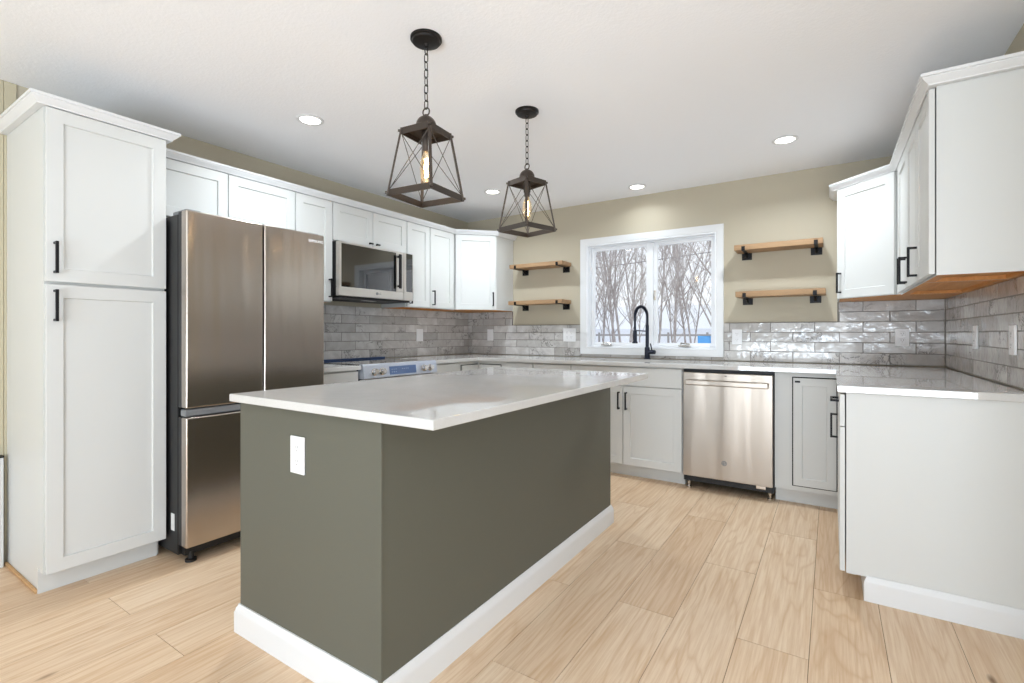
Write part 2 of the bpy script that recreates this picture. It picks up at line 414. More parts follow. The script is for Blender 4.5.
tag(obj('sticker', box(bm_new(), 2.462, 2.570, 0.0728, 0.0745, 1.057, 1.120), MT['sticker']), 'blue rectangular sticker in the lower corner of the right window pane', 'sticker')

# ------------------------------------------------------------------ tile backsplash: real tiles, running bond
ROWS = [(0.9195, 0.9973), (1.0007, 1.0728), (1.0762, 1.1483), (1.1517, 1.2238), (1.2272, 1.2973), (1.3007, 1.3705), (0.9195, 0.9425)]
TL = 0.2965
rt = random.Random(4)
def tiles(bm, u0, u1, r0, r1, phase, put):
    for r in range(r0, r1):
        z0, z1 = ROWS[r]; ph = phase + (0.154 if r % 2 == 0 else 0.0)
        k = math.floor((u0 - ph) / TL) - 1
        while True:
            a = max(u0, ph + k * TL + 0.0017); b = min(u1, ph + (k + 1) * TL - 0.0017); k += 1
            if a >= u1: break
            if b - a < 0.006: continue
            put(bm, a, b, z0, z1)
def putter(axis, sgn, base):
    def put(bm, a, b, z0, z1):
        t = 0.0085; e = 0.0016; tw = [t + rt.uniform(-0.0008, 0.0008) for _ in range(4)]
        def P(u, z, d):
            return (u, base + sgn * d, z) if axis == 'y' else (base + sgn * d, u, z)
        B = [bm.verts.new(P(u, z, 0)) for u, z in ((a, z0), (b, z0), (b, z1), (a, z1))]
        S = [bm.verts.new(P(u, z, tw[i] - e)) for i, (u, z) in enumerate(((a, z0), (b, z0), (b, z1), (a, z1)))]
        F = [bm.verts.new(P(u, z, tw[i])) for i, (u, z) in enumerate(((a + e, z0 + e), (b - e, z0 + e), (b - e, z1 - e), (a + e, z1 - e)))]
        for X, Y in ((B, S), (S, F)):
            for i in range(4):
                j = (i + 1) % 4; bm.faces.new((X[i], X[j], Y[j], Y[i]))
        bm.faces.new(F); bm.faces.new(B[::-1])
    return put
def backsplash(label, regions, axis, sgn, base, phase, edges):
    bm = bm_new()
    for u0, u1, r0, r1 in regions: tiles(bm, u0, u1, r0, r1, phase, putter(axis, sgn, base + sgn * 0.001))
    o = obj('tile_backsplash', bm, MT['tile'], smooth=False); tag(o, label, 'backsplash')
    g = bm_new()
    for u0, u1, r0, r1 in regions:
        za, zb = ROWS[r0][0] - 0.001, ROWS[r1 - 1][1] + 0.0005; d0, d1 = base + sgn * 0.0005, base + sgn * 0.007
        if axis == 'y': box(g, u0, u1, d0, d1, za, zb)
        else: box(g, d0, d1, u0, u1, za, zb)
    obj('grout', g, MT['grout'], o, smooth=False)
    g = bm_new()
    for e in edges: box(g, *e)
    if edges: obj('edge_trim', g, MT['edge'], o)
    return o
CX0, CX1 = 1.393, 2.686     # window casing outer edges
backsplash('grey stone look tiles on the back wall from the left corner to the window',
           [(0.012, CX0 - .002, 0, 4), (0.012, 0.600, 4, 6), (CX0 - 0.0008, CX1 + 0.0008, 6, 7)], 'y', -1, 0.0, 3.028,
           [(0.601, 0.607, -0.011, -0.001, 1.226, 1.3705), (0.6075, CX0 - .002, -0.011, -0.001, 1.2255, 1.2285)])
backsplash('grey stone look tiles on the back wall from the window to the right corner',
           [(CX1 + .002, W - 0.012, 0, 4), (3.475, W - 0.012, 4, 6)], 'y', -1, 0.0, 3.028,
           [(3.467, 3.473, -0.011, -0.001, 1.226, 1.3705), (CX1 + .002, 3.4665, -0.011, -0.001, 1.2255, 1.2285)])
backsplash('grey stone look tiles on the left wall behind the range', [(-2.40, -0.0005, 0, 6)], 'x', 1, 0.0, -0.08, [])
backsplash('grey stone look tiles on the right wall behind the peninsula end counter', [(-1.80, -0.0005, 0, 6)], 'x', -1, W, -0.05, [])

# ------------------------------------------------------------------ cabinet builders
DG, DT = 0.0045, 0.019          # gap behind a door, door thickness
def shaker_bm(w, h, t=DT, rail=0.057, rec=0.008):
    bm = bm_new(); r2 = rail + 0.003; c = 0.0015
    def L(x0, z0, x1, z1, y): return [bm.verts.new(p) for p in ((x0, y, z0), (x1, y, z0), (x1, y, z1), (x0, y, z1))]
    loops = [L(0, 0, w, h, 0), L(0, 0, w, h, -t + c), L(c, c, w - c, h - c, -t), L(rail, rail, w - rail, h - rail, -t), L(r2, r2, w - r2, h - r2, -t + rec)]
    bm.faces.new(loops[0][::-1])
    for A, B in zip(loops, loops[1:]):
        for i in range(4):
            j = (i + 1) % 4; bm.faces.new((A[i], A[j], B[j], B[i]))
    bm.faces.new(loops[-1]); return bm
def slab_bm(w, h, t=DT): return box(bm_new(), 0, w, -t, 0, 0, h, 0.0015, 1)
def pull_bm(length=0.138, horiz=False):
    bm = bm_new(); L = length / 2; s = 0.0055
    box(bm, -s, s, -0.036, -0.026, -L, L, 0.0015, 1)
    for z in (-L + 0.006, L - 0.006): box(bm, -s, s, -0.027, 0.0, z - 0.005, z + 0.005, 0.001, 1)
    if horiz: bmesh.ops.rotate(bm, verts=bm.verts, cent=(0, 0, 0), matrix=Matrix.Rotation(PI / 2, 3, 'Y'))
    return bm
def knob_bm():
    bm = bm_new(); cyl(bm, (0, 0, 0), (0, -0.018, 0), 0.006, seg=12); box(bm, -0.020, 0.020, -0.030, -0.018, -0.007, 0.007, 0.004, 2); return bm
def front(root, depth, spec):
    """spec: (kind, x0, x1, z0, z1, handle) in cabinet coordinates; handle = (side/kind, z) or None"""
    kind, x0, x1, z0, z1, h = spec
    bm = shaker_bm(x1 - x0, z1 - z0) if kind == 'door' else (slab_bm(x1 - x0, z1 - z0) if kind in ('slab', 'drawer') else shaker_bm(x1 - x0, z1 - z0, rail=0.045))
    nm = 'door' if kind == 'door' else ('panel' if kind == 'slab' else 'drawer_front')
    d = obj(nm, bm, MT['white'], root, (x0, -depth - DG, z0))
    if h:
        side, zc = h; w = x1 - x0
        if side == 'H': obj('handle', pull_bm(horiz=True), MT['black'], d, (w / 2, -DT, zc - z0))
        elif side in ('KL', 'KR'): obj('knob', knob_bm(), MT['black'], d, (0.034 if side == 'KL' else w - 0.034, -DT, zc - z0))
        else: obj('handle', pull_bm(), MT['black'], d, (0.0285 if side == 'L' else w - 0.0285, -DT, zc - z0))
    return d
def wall_cabinet(label, loc, rz, w, z0, z1, depth, fronts, group=None):
    r = thing('wall_cabinet', label, 'cabinet', (loc[0], loc[1], z0), rz, group)
    h = z1 - z0; bm = bm_new()
    box(bm, 0.0005, w - 0.0005, -depth, -0.002, 0.022, h)
    t = 0.004
    box(bm, 0.0005, t, -depth, -0.002, 0, 0.0225); box(bm, w - t, w - 0.0005, -depth, -0.002, 0, 0.0225); box(bm, t, w - t, -depth, -depth + t, 0, 0.0225)
    obj('body', bm, MT['white'], r)
    bm = bm_new(); a, b = t + .0003, t + 0.016
    box(bm, a, w - a, -depth + a, -0.003, 0.017, 0.0218)
    box(bm, a, b, -depth + a, -0.003, 0.0, 0.017); box(bm, w - b, w - a, -depth + a, -0.003, 0.0, 0.017)
    box(bm, b, w - b, -depth + a, -depth + b + 0.02, 0.0, 0.017); box(bm, b, w - b, -0.03, -0.003, 0.0, 0.017)
    obj('underside', bm, MT['under'], r)['label'] = 'unpainted orange wood underside'
    for f in fronts:
        f = list(f); f[3] -= z0; f[4] -= z0
        if f[5]: f[5] = (f[5][0], f[5][1] - z0)
        front(r, depth, f)
    return r
def base_cabinet(label, loc, rz, w, depth, fronts, toe=0.065, z1=0.883, group=None, toe_board=True):
    r = thing('base_cabinet', label, 'cabinet', (loc[0], loc[1], 0), rz, group)
    bm = box(bm_new(), 0.0005, w - 0.0005, -depth, -0.002, 0.1, z1); obj('body', bm, MT['white'], r)
    if toe_board: obj('toe_kick', box(bm_new(), 0.0005, w - 0.0005, -depth + toe, -0.03, 0.0005, 0.0995), MT['white'], r)
    for f in fronts: front(r, depth, f)
    return r
UB, UT = 1.372, 2.134
UD = 0.308
DB, DTOP = 1.378, 2.117
LW = PI / 2        # left wall: cabinets face +x ; local x runs to +y
RW = -PI / 2       # right wall: cabinets face -x ; local x runs to -y

# ---- left wall uppers, from the pantry to the corner
def lw(y): return (0.0, y)
wall_cabinet('white two door cabinet above the refrigerator', lw(-3.222), LW, 0.887, 1.79, UT, UD,
             [('door', 0.004, 0.4365, 1.796, DTOP, None), ('door', 0.4415, 0.883, 1.796, DTOP, None)])
wall_cabinet('narrow white wall cabinet between the refrigerator and the microwave', lw(-2.334), LW, 0.302, UB, UT, UD,
             [('door', 0.004, 0.298, DB, DTOP, ('R', 1.475))])
wall_cabinet('short white two door wall cabinet directly above the microwave', lw(-2.031), LW, 0.757, 1.832, UT, UD,
             [('door', 0.004, 0.3765, 1.838, DTOP, ('KR', 1.858)), ('door', 0.3805, 0.753, 1.838, DTOP, ('KL', 1.858))])
wall_cabinet('narrow white wall cabinet immediately right of the microwave', lw(-1.273), LW, 0.292, UB, UT, UD,
             [('door', 0.004, 0.288, DB, DTOP, ('L', 1.470))])
wall_cabinet('narrow white wall cabinet left of the diagonal corner cabinet with handle at its left', lw(-0.980), LW, 0.369, UB, UT, UD,
             [('door', 0.004, 0.335, DB, DTOP, ('L', 1.470))])
def corner_wall_cabinet(label, cx, mir, handle):
    r = thing('corner_wall_cabinet', label, 'cabinet', (cx, 0, UB))
    s = -1 if mir else 1; a = 0.609; d = UD; h = UT - UB
    poly = [(0.002, -0.002), (0.002, -a), (d, -a), (a, -d), (a, -0.002)]
    ins = [(0.012, -0.012), (0.012, -a + 0.008), (d - 0.004, -a + 0.008), (a - 0.008, -d + 0.004), (a - 0.008, -0.012)]
    P = lambda q: [(s * x, y) for x, y in q]
    bm = bm_new(); prism(bm, P(poly), 0.004, h); obj('body', bm, MT['white'], r)
    bm = bm_new(); prism(bm, P(ins), 0.0, 0.0038); obj('underside', bm, MT['under'], r)['label'] = 'unpainted orange wood underside'
    A = Vector((d, -a)) if not mir else Vector((-a, -d)); B = Vector((a, -d)) if not mir else Vector((-d, -a))
    L = (B - A).length; u = (B - A).normalized(); n = Vector((u.y, -u.x)); ang = math.atan2(u.y, u.x); m = 0.012
    w = L - 2 * m; org = A + u * m + n * DG
    dr = obj('door', shaker_bm(w, DTOP - DB), MT['white'], r, (org.x, org.y, DB - UB), (0, 0, ang))
    obj('handle', pull_bm(), MT['black'], dr, (0.030 if handle == 'L' else w - 0.030, -DT, 1.482 - DB))
    return r
corner_wall_cabinet('white diagonal corner wall cabinet beside the left pair of shelves', 0.0, False, 'R')
corner_wall_cabinet('white diagonal corner wall cabinet right of the right pair of shelves', W, True, 'L')
# ---- right wall uppers
RD = 0.300
wall_cabinet('white two door wall cabinet on the right wall next to the diagonal corner cabinet', (W, -0.612), RW, 0.826, UB, UT, RD,
             [('door', 0.085, 0.478, DB, DTOP, ('R', 1.468)), ('door', 0.482, 0.822, DB, DTOP, ('L', 1.468))])
wall_cabinet('white wall cabinet at the near end of the right wall with large plain end panel', (W, -1.439), RW, 0.357, UB, UT, RD,
             [('door', 0.004, 0.353, DB, DTOP, ('L', 1.468))])
# ---- crown mouldings
CR = [(0.0, 2.121), (0.026, 2.121), (0.027, 2.126), (0.033, 2.131), (0.041, 2.139), (0.047, 2.146), (0.047, 2.150), (0.053, 2.151), (0.053, 2.163), (0.0, 2.163)]
def crown(label, path, dz=0.0):
    bm = bm_new(); sweep(bm, path, [(o_ + 0.001, z + dz) for o_, z in CR])
    tag(obj('crown_molding', bm, MT['trimw']), label, 'crown molding')
CRL = [(o_ if o_ < 0.03 else 0.027 + (o_ - 0.027) * 0.75, z) for o_, z in CR]
bm = bm_new(); q = UD + DG * 0
sweep(bm, [(UD, -3.16), (UD, -0.609), (0.609, -UD), (0.609, -0.002)], [(o_ + 0.001, z) for o_, z in CRL])
tag(obj('crown_molding', bm, MT['trimw']), 'white crown molding along the top of the left wall cabinets', 'crown molding')
crown('white crown molding along the top of the right wall cabinets', [(W - 0.609, -0.002), (W - 0.609, -UD), (W - RD - 0.001, -0.609), (W - RD - 0.001, -1.797), (W - 0.002, -1.797)])

# ---- tall pantry cabinet at the left
PX = 0.583
pan = thing('pantry_cabinet', 'tall white two door pantry cabinet at the left beside the refrigerator', 'cabinet', (0.009, -3.683, 0), LW)
PD = PX - 0.009; PWD = 0.457
bm = box(bm_new(), 0, PWD, -PD, 0, 0.1, 2.134); box(bm, 0, PWD, -0.512 + 0.009, 0, 0.0005, 0.1005); obj('body', bm, MT['white'], pan)
obj('toe_kick', box(bm_new(), -0.004, PWD - 0.01, -0.512 + 0.009 - 0.012, -0.512 + 0.009 - 0.0005, 0.0005, 0.112), MT['white'], pan)
front(pan, PD, ('door', 0.003, PWD - 0.001, 1.366, 2.117, ('L', 1.470)))
front(pan, PD, ('door', 0.003, PWD - 0.001, 0.101, 1.353, ('L', 1.262)))
bm = bm_new()
def plocal(x, y): return (y + 3.683, -(x - 0.009))   # room -> pantry coordinates
path = [plocal(*p) for p in ((0.010, -3.683), (PX + 0.0, -3.683), (PX, -3.226), (0.40, -3.226))]
sweep(bm, path, [(o_ + 0.001, z) for o_, z in CR]); obj('crown_molding', bm, MT['trimw'], pan)
obj('shoe_strip', box(bm_new(), -0.012, -0.0005, -0.505, -0.012, 0.0005, 0.016, 0.003), MT['rawwood'], pan)['label'] = 'raw wood strip along the foot of the side panel'
lc = thing('low_cabinet', 'white low box standing against the left wall just left of the pantry', 'cabinet', (0.04, -4.0, 0))
wpart('body', box(bm_new(), 0.012, 0.05, -4.03, -3.702, 0.0, 0.535, 0.003), MT['white'], lc)
wpart('top', box(bm_new(), 0.010, 0.054, -4.032, -3.700, 0.536, 0.544, 0.002), MT['dark'], lc)

# ---- base cabinets
base_cabinet('narrow white base cabinet between the refrigerator and the range', (0, -2.334), LW, 0.300, 0.600,
             [('drawer', 0.004, 0.296, 0.735, 0.872, ('H', 0.80)), ('door', 0.004, 0.296, 0.112, 0.725, ('R', 0.62))])
base_cabinet('white drawer base cabinet on the left wall right of the range', (0, -1.268), LW, 0.350, 0.600,
             [('drawer', 0.004, 0.346, 0.735, 0.872, ('H', 0.80)), ('drawer', 0.004, 0.346, 0.430, 0.725, ('H', 0.6)), ('drawer', 0.004, 0.346, 0.112, 0.420, ('H', 0.3))])
base_cabinet('white base cabinet on the back wall just right of the left corner', (0.916, 0), 0, 0.303, 0.600,
             [('drawer', 0.004, 0.299, 0.735, 0.872, ('H', 0.80)), ('door', 0.004, 0.299, 0.112, 0.725, ('R', 0.62))])
base_cabinet('white base cabinet on the back wall immediately left of the sink cabinet', (1.220, 0), 0, 0.370, 0.600,
             [('drawer', 0.004, 0.366, 0.735, 0.872, ('H', 0.80)), ('door', 0.004, 0.366, 0.112, 0.725, ('R', 0.62))])
base_cabinet('white two door sink base cabinet under the window left of the dishwasher', (1.591, 0), 0, 0.914, 0.600,
             [('slab', 0.004, 0.910, 0.730, 0.874, None), ('door', 0.004, 0.4545, 0.106, 0.724, ('R', 0.61)), ('door', 0.4585, 0.910, 0.106, 0.724, ('L', 0.61))])
def corner_base(label, cx, mir):
    r = thing('corner_base_cabinet', label, 'cabinet', (cx, 0, 0)); s = -1 if mir else 1
    a, d, e = 0.913, 0.6, 0.052
    def L(a, d): return [(s * x, y) for x, y in ((0.002, -0.002), (0.002, -a), (d, -a), (d, -d), (a, -d), (a, -0.002))]
    bm = bm_new(); prism(bm, L(a, d), 0.1, 0.883)
    if mir: box(bm, -0.970, -a, -d, -0.3, 0.1, 0.883)          # filler strip beside the dishwasher
    obj('body', bm, MT['white'], r)
    bm = bm_new(); prism(bm, L(a, d - 0.065), 0.0005, 0.0995)
    if mir: box(bm, -0.970, -a, -d + 0.065, -0.3, 0.0005, 0.0995)
    obj('toe_kick', bm, MT['white'], r)
    z0, z1 = 0.136, 0.846; x0, x1 = d + 0.022, a - e
    # back-run leaf (faces the room), then the side-run leaf
    for leg in (0, 1):
        w = x1 - x0
        if leg == 0:
            ox = x0 if not mir else -x1; loc = (ox, -d - 0.0005, z0); rz = 0
        else:
            loc = (s * (d + 0.0005), -x1 if not mir else -x0, z0); rz = LW if not mir else RW
        gb = bm_new(); box(gb, -0.007, w + 0.007, -0.002, 0, -0.007, z1 - z0 + 0.007)
        g = obj('door_gap', gb, MT['gasket'], r, loc, (0, 0, rz)); g['label'] = 'black gap around the inset door'
        dr = obj('door', shaker_bm(w, z1 - z0, t=0.012, rail=0.050, rec=0.006), MT['white'], r, (loc[0] + (-0.0 if leg == 0 else s * 0.0022), loc[1] - (0.0022 if leg == 0 else 0), z0), (0, 0, rz))
        if leg == 0:
            hx = w - 0.030 if mir else 0.03
            if not mir: obj('handle', pull_bm(0.15), MT['black'], dr, (hx, -0.012, 0.558 - z0))
            if mir: obj('bumper', box(bm_new(), 0.010, 0.040, -0.016, -0.012, z1 - z0 - 0.030, z1 - z0 - 0.018, 0.001), MT['black'], dr)
    return r
corner_base('white corner base cabinet in the left back corner beside the range', 0.0, False)
corner_base('white corner base cabinet with black outlined inset door right of the dishwasher', W, True)
r = base_cabinet('white base cabinet at the peninsula end with large plain white end panel', (W, -0.916), RW, 0.850, 0.5955,
             [('door', 0.008, 0.172, 0.103, 0.874, ('R', 0.625)), ('drawer', 0.176, 0.846, 0.735, 0.874, ('H', 0.815)), ('door', 0.176, 0.509, 0.103, 0.731, None), ('door', 0.513, 0.846, 0.103, 0.731, None)], toe=0.075)
bm = bm_new()
RBP = [(0.0005, 0.0005), (0.013, 0.0005), (0.013, 0.078), (0.010, 0.088), (0.006, 0.094), (0.004, 0.104), (0.0005, 0.106)]
def rl(x, y): return (-(y + 0.916), (x - W))      # room -> this cabinet's coordinates (rotated -90)
sweep(bm, [rl(3.558, -0.95), rl(3.558, -1.766), rl(W - 0.003, -1.766)], RBP); obj('baseboard', bm, MT['trimw'], r)
obj('face_frame_edge', box(bm_new(), 0.8502, 0.8530, -0.5955, -0.560, 0.1, 0.883), MT['white'], r)

# ------------------------------------------------------------------ countertops
CZ0, CZ1 = 0.8835, 0.914
def slab_poly(bm, poly, z0=CZ0, z1=CZ1, bv=0.003):
    prism(bm, poly, z0, z1)
    bm.normal_update()
    es = [e for e in bm.edges if any(abs(f.normal.z) > 0.9 for f in e.link_faces) and any(abs(f.normal.z) < 0.1 for f in e.link_faces)]
    bmesh.ops.bevel(bm, geom=es, offset=bv, segments=2, affect='EDGES', profile=0.5)
    return bm
SX0, SX1, SY0, SY1 = 1.70, 2.40, -0.56, -0.14
cfy, cfx, cey = -0.655, 3.451, -1.786
bm = bm_new()
cut = SX0 - 0.05
slab_poly(bm, [(0.001, -0.0005), (0.001, -1.266), (0.648, -1.266), (0.648, cfy), (cfx, cfy), (cfx, cey), (W - 0.001, cey), (W - 0.001, -0.0005)])
ct = obj('countertop', bm, MT['quartz'], smooth=False)
tag(ct, 'long white quartz countertop along the back and right walls under the window', 'countertop')
cutter = obj('cutter', box(bm_new(), SX0, SX1, SY0, SY1, 0.86, 0.95), MT['quartz'])
mod = ct.modifiers.new('sink_hole', 'BOOLEAN'); mod.object = cutter; mod.operation = 'DIFFERENCE'; mod.solver = 'EXACT'
dg = bpy.context.evaluated_depsgraph_get(); nm = bpy.data.meshes.new_from_object(ct.evaluated_get(dg))
ct.modifiers.clear(); ct.data = nm; bpy.data.objects.remove(cutter)
sb = bpy.context.view_layer
for o_ in [x for x in COL.objects if x.get('label', '').startswith('white two door sink base')]:
    for ch in o_.children:
        if ch.name.startswith('body'):   # open the cabinet top for the basin
            b2 = bm_new(); w_ = 0.914; t_ = 0.018
            box(b2, 0.0005, t_, -0.6, -0.002, 0.1, 0.883); box(b2, w_ - t_, w_ - 0.0005, -0.6, -0.002, 0.1, 0.883)
            box(b2, t_, w_ - t_, -0.6, -0.582, 0.1, 0.883); box(b2, t_, w_ - t_, -0.02, -0.002, 0.1, 0.883); box(b2, t_, w_ - t_, -0.582, -0.02, 0.1, 0.118)
            b2.to_mesh(ch.data); b2.free()
sk = thing('sink', 'undermount steel sink set in the countertop below the window', 'sink', (2.05, -0.35, 0.70))
bm = bm_new(); t = 0.004; zb = 0.70; zt = 0.8830
box(bm, SX0 - t, SX0, SY0 - t, SY1 + t, zb, zt); box(bm, SX1, SX1 + t, SY0 - t, SY1 + t, zb, zt)
box(bm, SX0, SX1, SY0 - t, SY0, zb, zt); box(bm, SX0, SX1, SY1, SY1 + t, zb, zt); box(bm, SX0, SX1, SY0, SY1, zb - t, zb)
wpart('basin', bm, MT['steel'], sk)
bm = bm_new(); lathe(bm, [(0.045, zb + 0.0005), (0.045, zb + 0.003), (0.030, zb + 0.004)], (2.05, -0.33), 20); wpart('drain', bm, MT['chrome'], sk)
bm = bm_new(); slab_poly(bm, [(0.001, -2.3335), (0.648, -2.3335), (0.648, -2.034), (0.001, -2.034)])
tag(obj('countertop', bm, MT['quartz'], smooth=False), 'short white quartz countertop piece between the refrigerator and the range', 'countertop')

# faucet
fa = thing('faucet', 'black spring neck kitchen faucet standing on the counter in front of the window', 'faucet', (2.072, -0.088, 0.9145))
fx, fy = 2.072, -0.088
bm = bm_new(); lathe(bm, [(0.030, 0.9145), (0.030, 0.921), (0.023, 0.924), (0.0225, 1.015), (0.019, 1.02)], (fx, fy), 24); wpart('base', bm, MT['fauc'], fa)
bm = bm_new(); cyl(bm, (fx, fy, 1.02), (fx, fy, 1.215), 0.015, seg=16); wpart('post', bm, MT['fauc'], fa)
bm = bm_new(); cyl(bm, (fx, fy, 0.978), (fx + 0.070, fy - 0.012, 0.978), 0.019, seg=16); cyl(bm, (fx + 0.046, fy - 0.008, 0.985), (fx + 0.030, fy - 0.006, 1.052), 0.006, 0.005, 10); wpart('lever', bm, MT['fauc'], fa)
arc = []; R_ = 0.088; dx, dy = -0.30, -0.954
for k in range(25):
    a = PI * k / 24; off = R_ * (1 - math.cos(a)); arc.append((fx + dx * off, fy + dy * off, 1.285 + R_ * math.sin(a)))
arc = [(fx, fy, 1.21)] + arc + [(arc[-1][0], arc[-1][1], 1.245)]
bm = bm_new(); tube(bm, arc, 0.0095, 10)
wpart('hose', bm, MT['fauc'], fa)
bm = bm_new(); pts = []; N = 46
import bisect
cum = [0.0]
for p, q_ in zip(arc, arc[1:]): cum.append(cum[-1] + (Vector(q_) - Vector(p)).length)
def along(s):
    i = min(max(bisect.bisect(cum, s) - 1, 0), len(arc) - 2); t_ = (s - cum[i]) / (cum[i + 1] - cum[i])
    return Vector(arc[i]).lerp(Vector(arc[i + 1]), t_), (Vector(arc[i + 1]) - Vector(arc[i])).normalized()
sp = []
for k in range(N * 8 + 1):
    s = cum[-1] * k / (N * 8); p, d = along(s); side = Vector((-dy, dx, 0)); up = d.cross(side)
    a = 2 * PI * k / 8; sp.append(p + (side * math.cos(a) + up * math.sin(a)) * 0.0125)
tube(bm, sp, 0.0022, 5); wpart('spring', bm, MT['fauc'], fa)
ex, ey = arc[-1][0], arc[-1][1]
bm = bm_new(); lathe(bm, [(0.010, 1.245), (0.010, 1.17), (0.0165, 1.165), (0.0175, 1.075), (0.023, 1.066), (0.023, 1.056), (0.018, 1.055)], (ex, ey), 20); wpart('spray_head', bm, MT['fauc'], fa)
bm = bm_new(); tube(bm, [(fx, fy, 1.16), (fx + dx * .09, fy + dy * .09, 1.163), (ex - dx * 0.018, ey - dy * 0.018, 1.165)], 0.005, 8); wpart('holder_arm', bm, MT['fauc'], fa)

# ------------------------------------------------------------------ island
IX0, IX1, IY0, IY1 = 1.538, 2.558, -3.388, -1.602
BX0, BX1, BY0 = 1.532, 2.314, -3.345
isl = thing('kitchen_island', 'grey green painted kitchen island with white baseboard in the middle of the floor', 'island', ((BX0 + BX1) / 2, -2.45, 0))
IB1 = -1.550
wpart('body', box(bm_new(), BX0, BX1, BY0, IB1, 0.0, 0.8850, 0.002, 1), MT['island'], isl)
bm = bm_new(); box(bm, BX1 - 0.012, BX1 + 0.003, BY0 - 0.004, BY0 + 0.004, 0.09, 0.884, 0.001, 1); wpart('corner_strip', bm, MT['island'], isl)
bm = bm_new()
IBP = [(0.0005, 0.0005), (0.0155, 0.0005), (0.0155, 0.076), (0.012, 0.084), (0.011, 0.092), (0.006, 0.099), (0.0045, 0.106), (0.0005, 0.107)]
sweep(bm, [(BX0, BY0), (BX1, BY0), (BX1, IB1), (BX0, IB1)], IBP, closed=True)
wpart('baseboard', bm, MT['trimw'], isl)['label'] = 'white molded baseboard around the island'
bm = bm_new(); slab_poly(bm, [(IX0, IY0), (IX1, IY0), (IX1, IY1), (IX0, IY1)], 0.8855, 0.914)
tag(obj('island_countertop', bm, MT['quartz'], smooth=False), 'glossy white quartz slab on top of the grey green island', 'countertop')

# ------------------------------------------------------------------ refrigerator
FX, FY0, FY1, FZ0, FZ1 = 0.800, -3.219, -2.443, 0.088, 1.746
fr = thing('refrigerator', 'stainless french door refrigerator with bottom freezer between the pantry and the counter', 'refrigerator', (0.40, (FY0 + FY1) / 2, 0))
wpart('body', box(bm_new(), 0.06, 0.705, FY0 + 0.003, FY1 - 0.003, 0.035, 1.735, 0.006), MT['fridge_side'], fr)
fs = FY0 + 0.3895
def fdoor(name, y0, y1, z0, z1):
    bm = bm_new(); box(bm, 0.745, FX, y0, y1, z0, z1, 0.009, 3)
    d = wpart(name, bm, MT['dsteel'], fr)
    bm = bm_new(); box(bm, 0.712, 0.7445, y0 + 0.002, y1 - 0.002, z0 + 0.002, z1 - 0.002, 0.003, 1); wpart('door_liner', bm, MT['fridge_side'], fr, d)
    return d
dl = fdoor('door', FY0, fs - 0.0035, 0.772, FZ1); dr = fdoor('door', fs + 0.0035, FY1, 0.772, FZ1)
dz = fdoor('freezer_drawer', FY0, FY1, FZ0, 0.728)
bm = box(bm_new(), 0.735, FX - 0.012, FY0 + 0.002, FY1 - 0.002, 0.7315, 0.766, 0.006, 2); wpart('drawer_grip', bm, MT['hingegrey'], fr, dz)
for y in (FY0 + 0.05, FY1 - 0.05, fs):
    bm = box(bm_new(), 0.62, 0.765, y - 0.035, y + 0.035, 1.7365, 1.757, 0.006); wpart('hinge_cover', bm, MT['hingegrey'], fr)
for y in (FY0 + 0.05, FY1 - 0.05):
    for x in (0.16, 0.735):
        bm = bm_new(); lathe(bm, [(0.026, 0.0005), (0.026, 0.012), (0.014, 0.016), (0.014, 0.05)], (x, y), 14); wpart('foot', bm, MT['dark'], fr)
wpart('base_grille', box(bm_new(), 0.62, 0.742, FY0 + 0.02, FY1 - 0.02, 0.036, 0.084), MT['dark'], fr)
wpart('rating_label', box(bm_new(), 0.635, 0.672, FY0 + 0.0015, FY0 + 0.0029, 0.15, 0.235), MT['label'], fr)['label'] = 'pale paper label low on the side'
bm = text_mesh('SAMSUNG', 0.022)
bmesh.ops.transform(bm, matrix=Matrix.Translation((FX + 0.0006, FY1 - 0.060, 1.700)) @ Matrix.Rotation(PI / 2, 4, 'Z') @ Matrix.Rotation(PI / 2, 4, 'X'), verts=bm.verts)
wpart('lettering', bm, MT['plate'], fr, dr, smooth=False)

# ------------------------------------------------------------------ microwave over the range
MY0, MY1, MZ0, MZ1, MX = -2.028, -1.262, 1.418, 1.826, 0.392
mw = thing('microwave', 'stainless over the range microwave with dark glass door under the short cabinet', 'microwave', (0.2, (MY0 + MY1) / 2, MZ0))
wpart('body', box(bm_new(), 0.012, 0.358, MY0, MY1 - 0.003, MZ0 + 0.008, MZ1), MT['dark'], mw)
bm = bm_new(); dy1 = -1.372
box(bm, 0.360, MX, MY0, MY0 + 0.026, 1.49, MZ1 - 0.002, 0.003); box(bm, 0.360, MX - 0.001, -1.457, dy1, 1.49, MZ1 - 0.002, 0.003)
box(bm, 0.360, MX, MY0, dy1, MZ0 + 0.004, 1.489, 0.003); box(bm, 0.360, MX, MY0 + 0.026, -1.457, 1.812, MZ1 - 0.002, 0.002)
md = wpart('door', bm, MT['steel'], mw)
wpart('door_glass', box(bm_new(), 0.362, MX - 0.003, MY0 + 0.0265, -1.4575, 1.4895, 1.8115), MT['dglass'], mw, md)
bm = bm_new(); box(bm, MX + 0.022, MX + 0.034, -1.452, -1.425, 1.515, 1.80, 0.004)
for z in (1.535, 1.78): box(bm, MX - 0.001, MX + 0.024, -1.447, -1.430, z - 0.008, z + 0.008, 0.002)
wpart('handle', bm, MT['black'], mw, md)
bm = bm_new(); box(bm, 0.360, MX, dy1 + 0.002, MY1, MZ0 + 0.004, 1.496, 0.003); box(bm, 0.360, MX, dy1 + 0.002, -1.342, 1.4965, MZ1 - 0.002, 0.003); box(bm, 0.360, MX, -1.268, MY1, 1.4965, MZ1 - 0.002, 0.002)
cp_ = wpart('control_panel', bm, MT['steel'], mw)
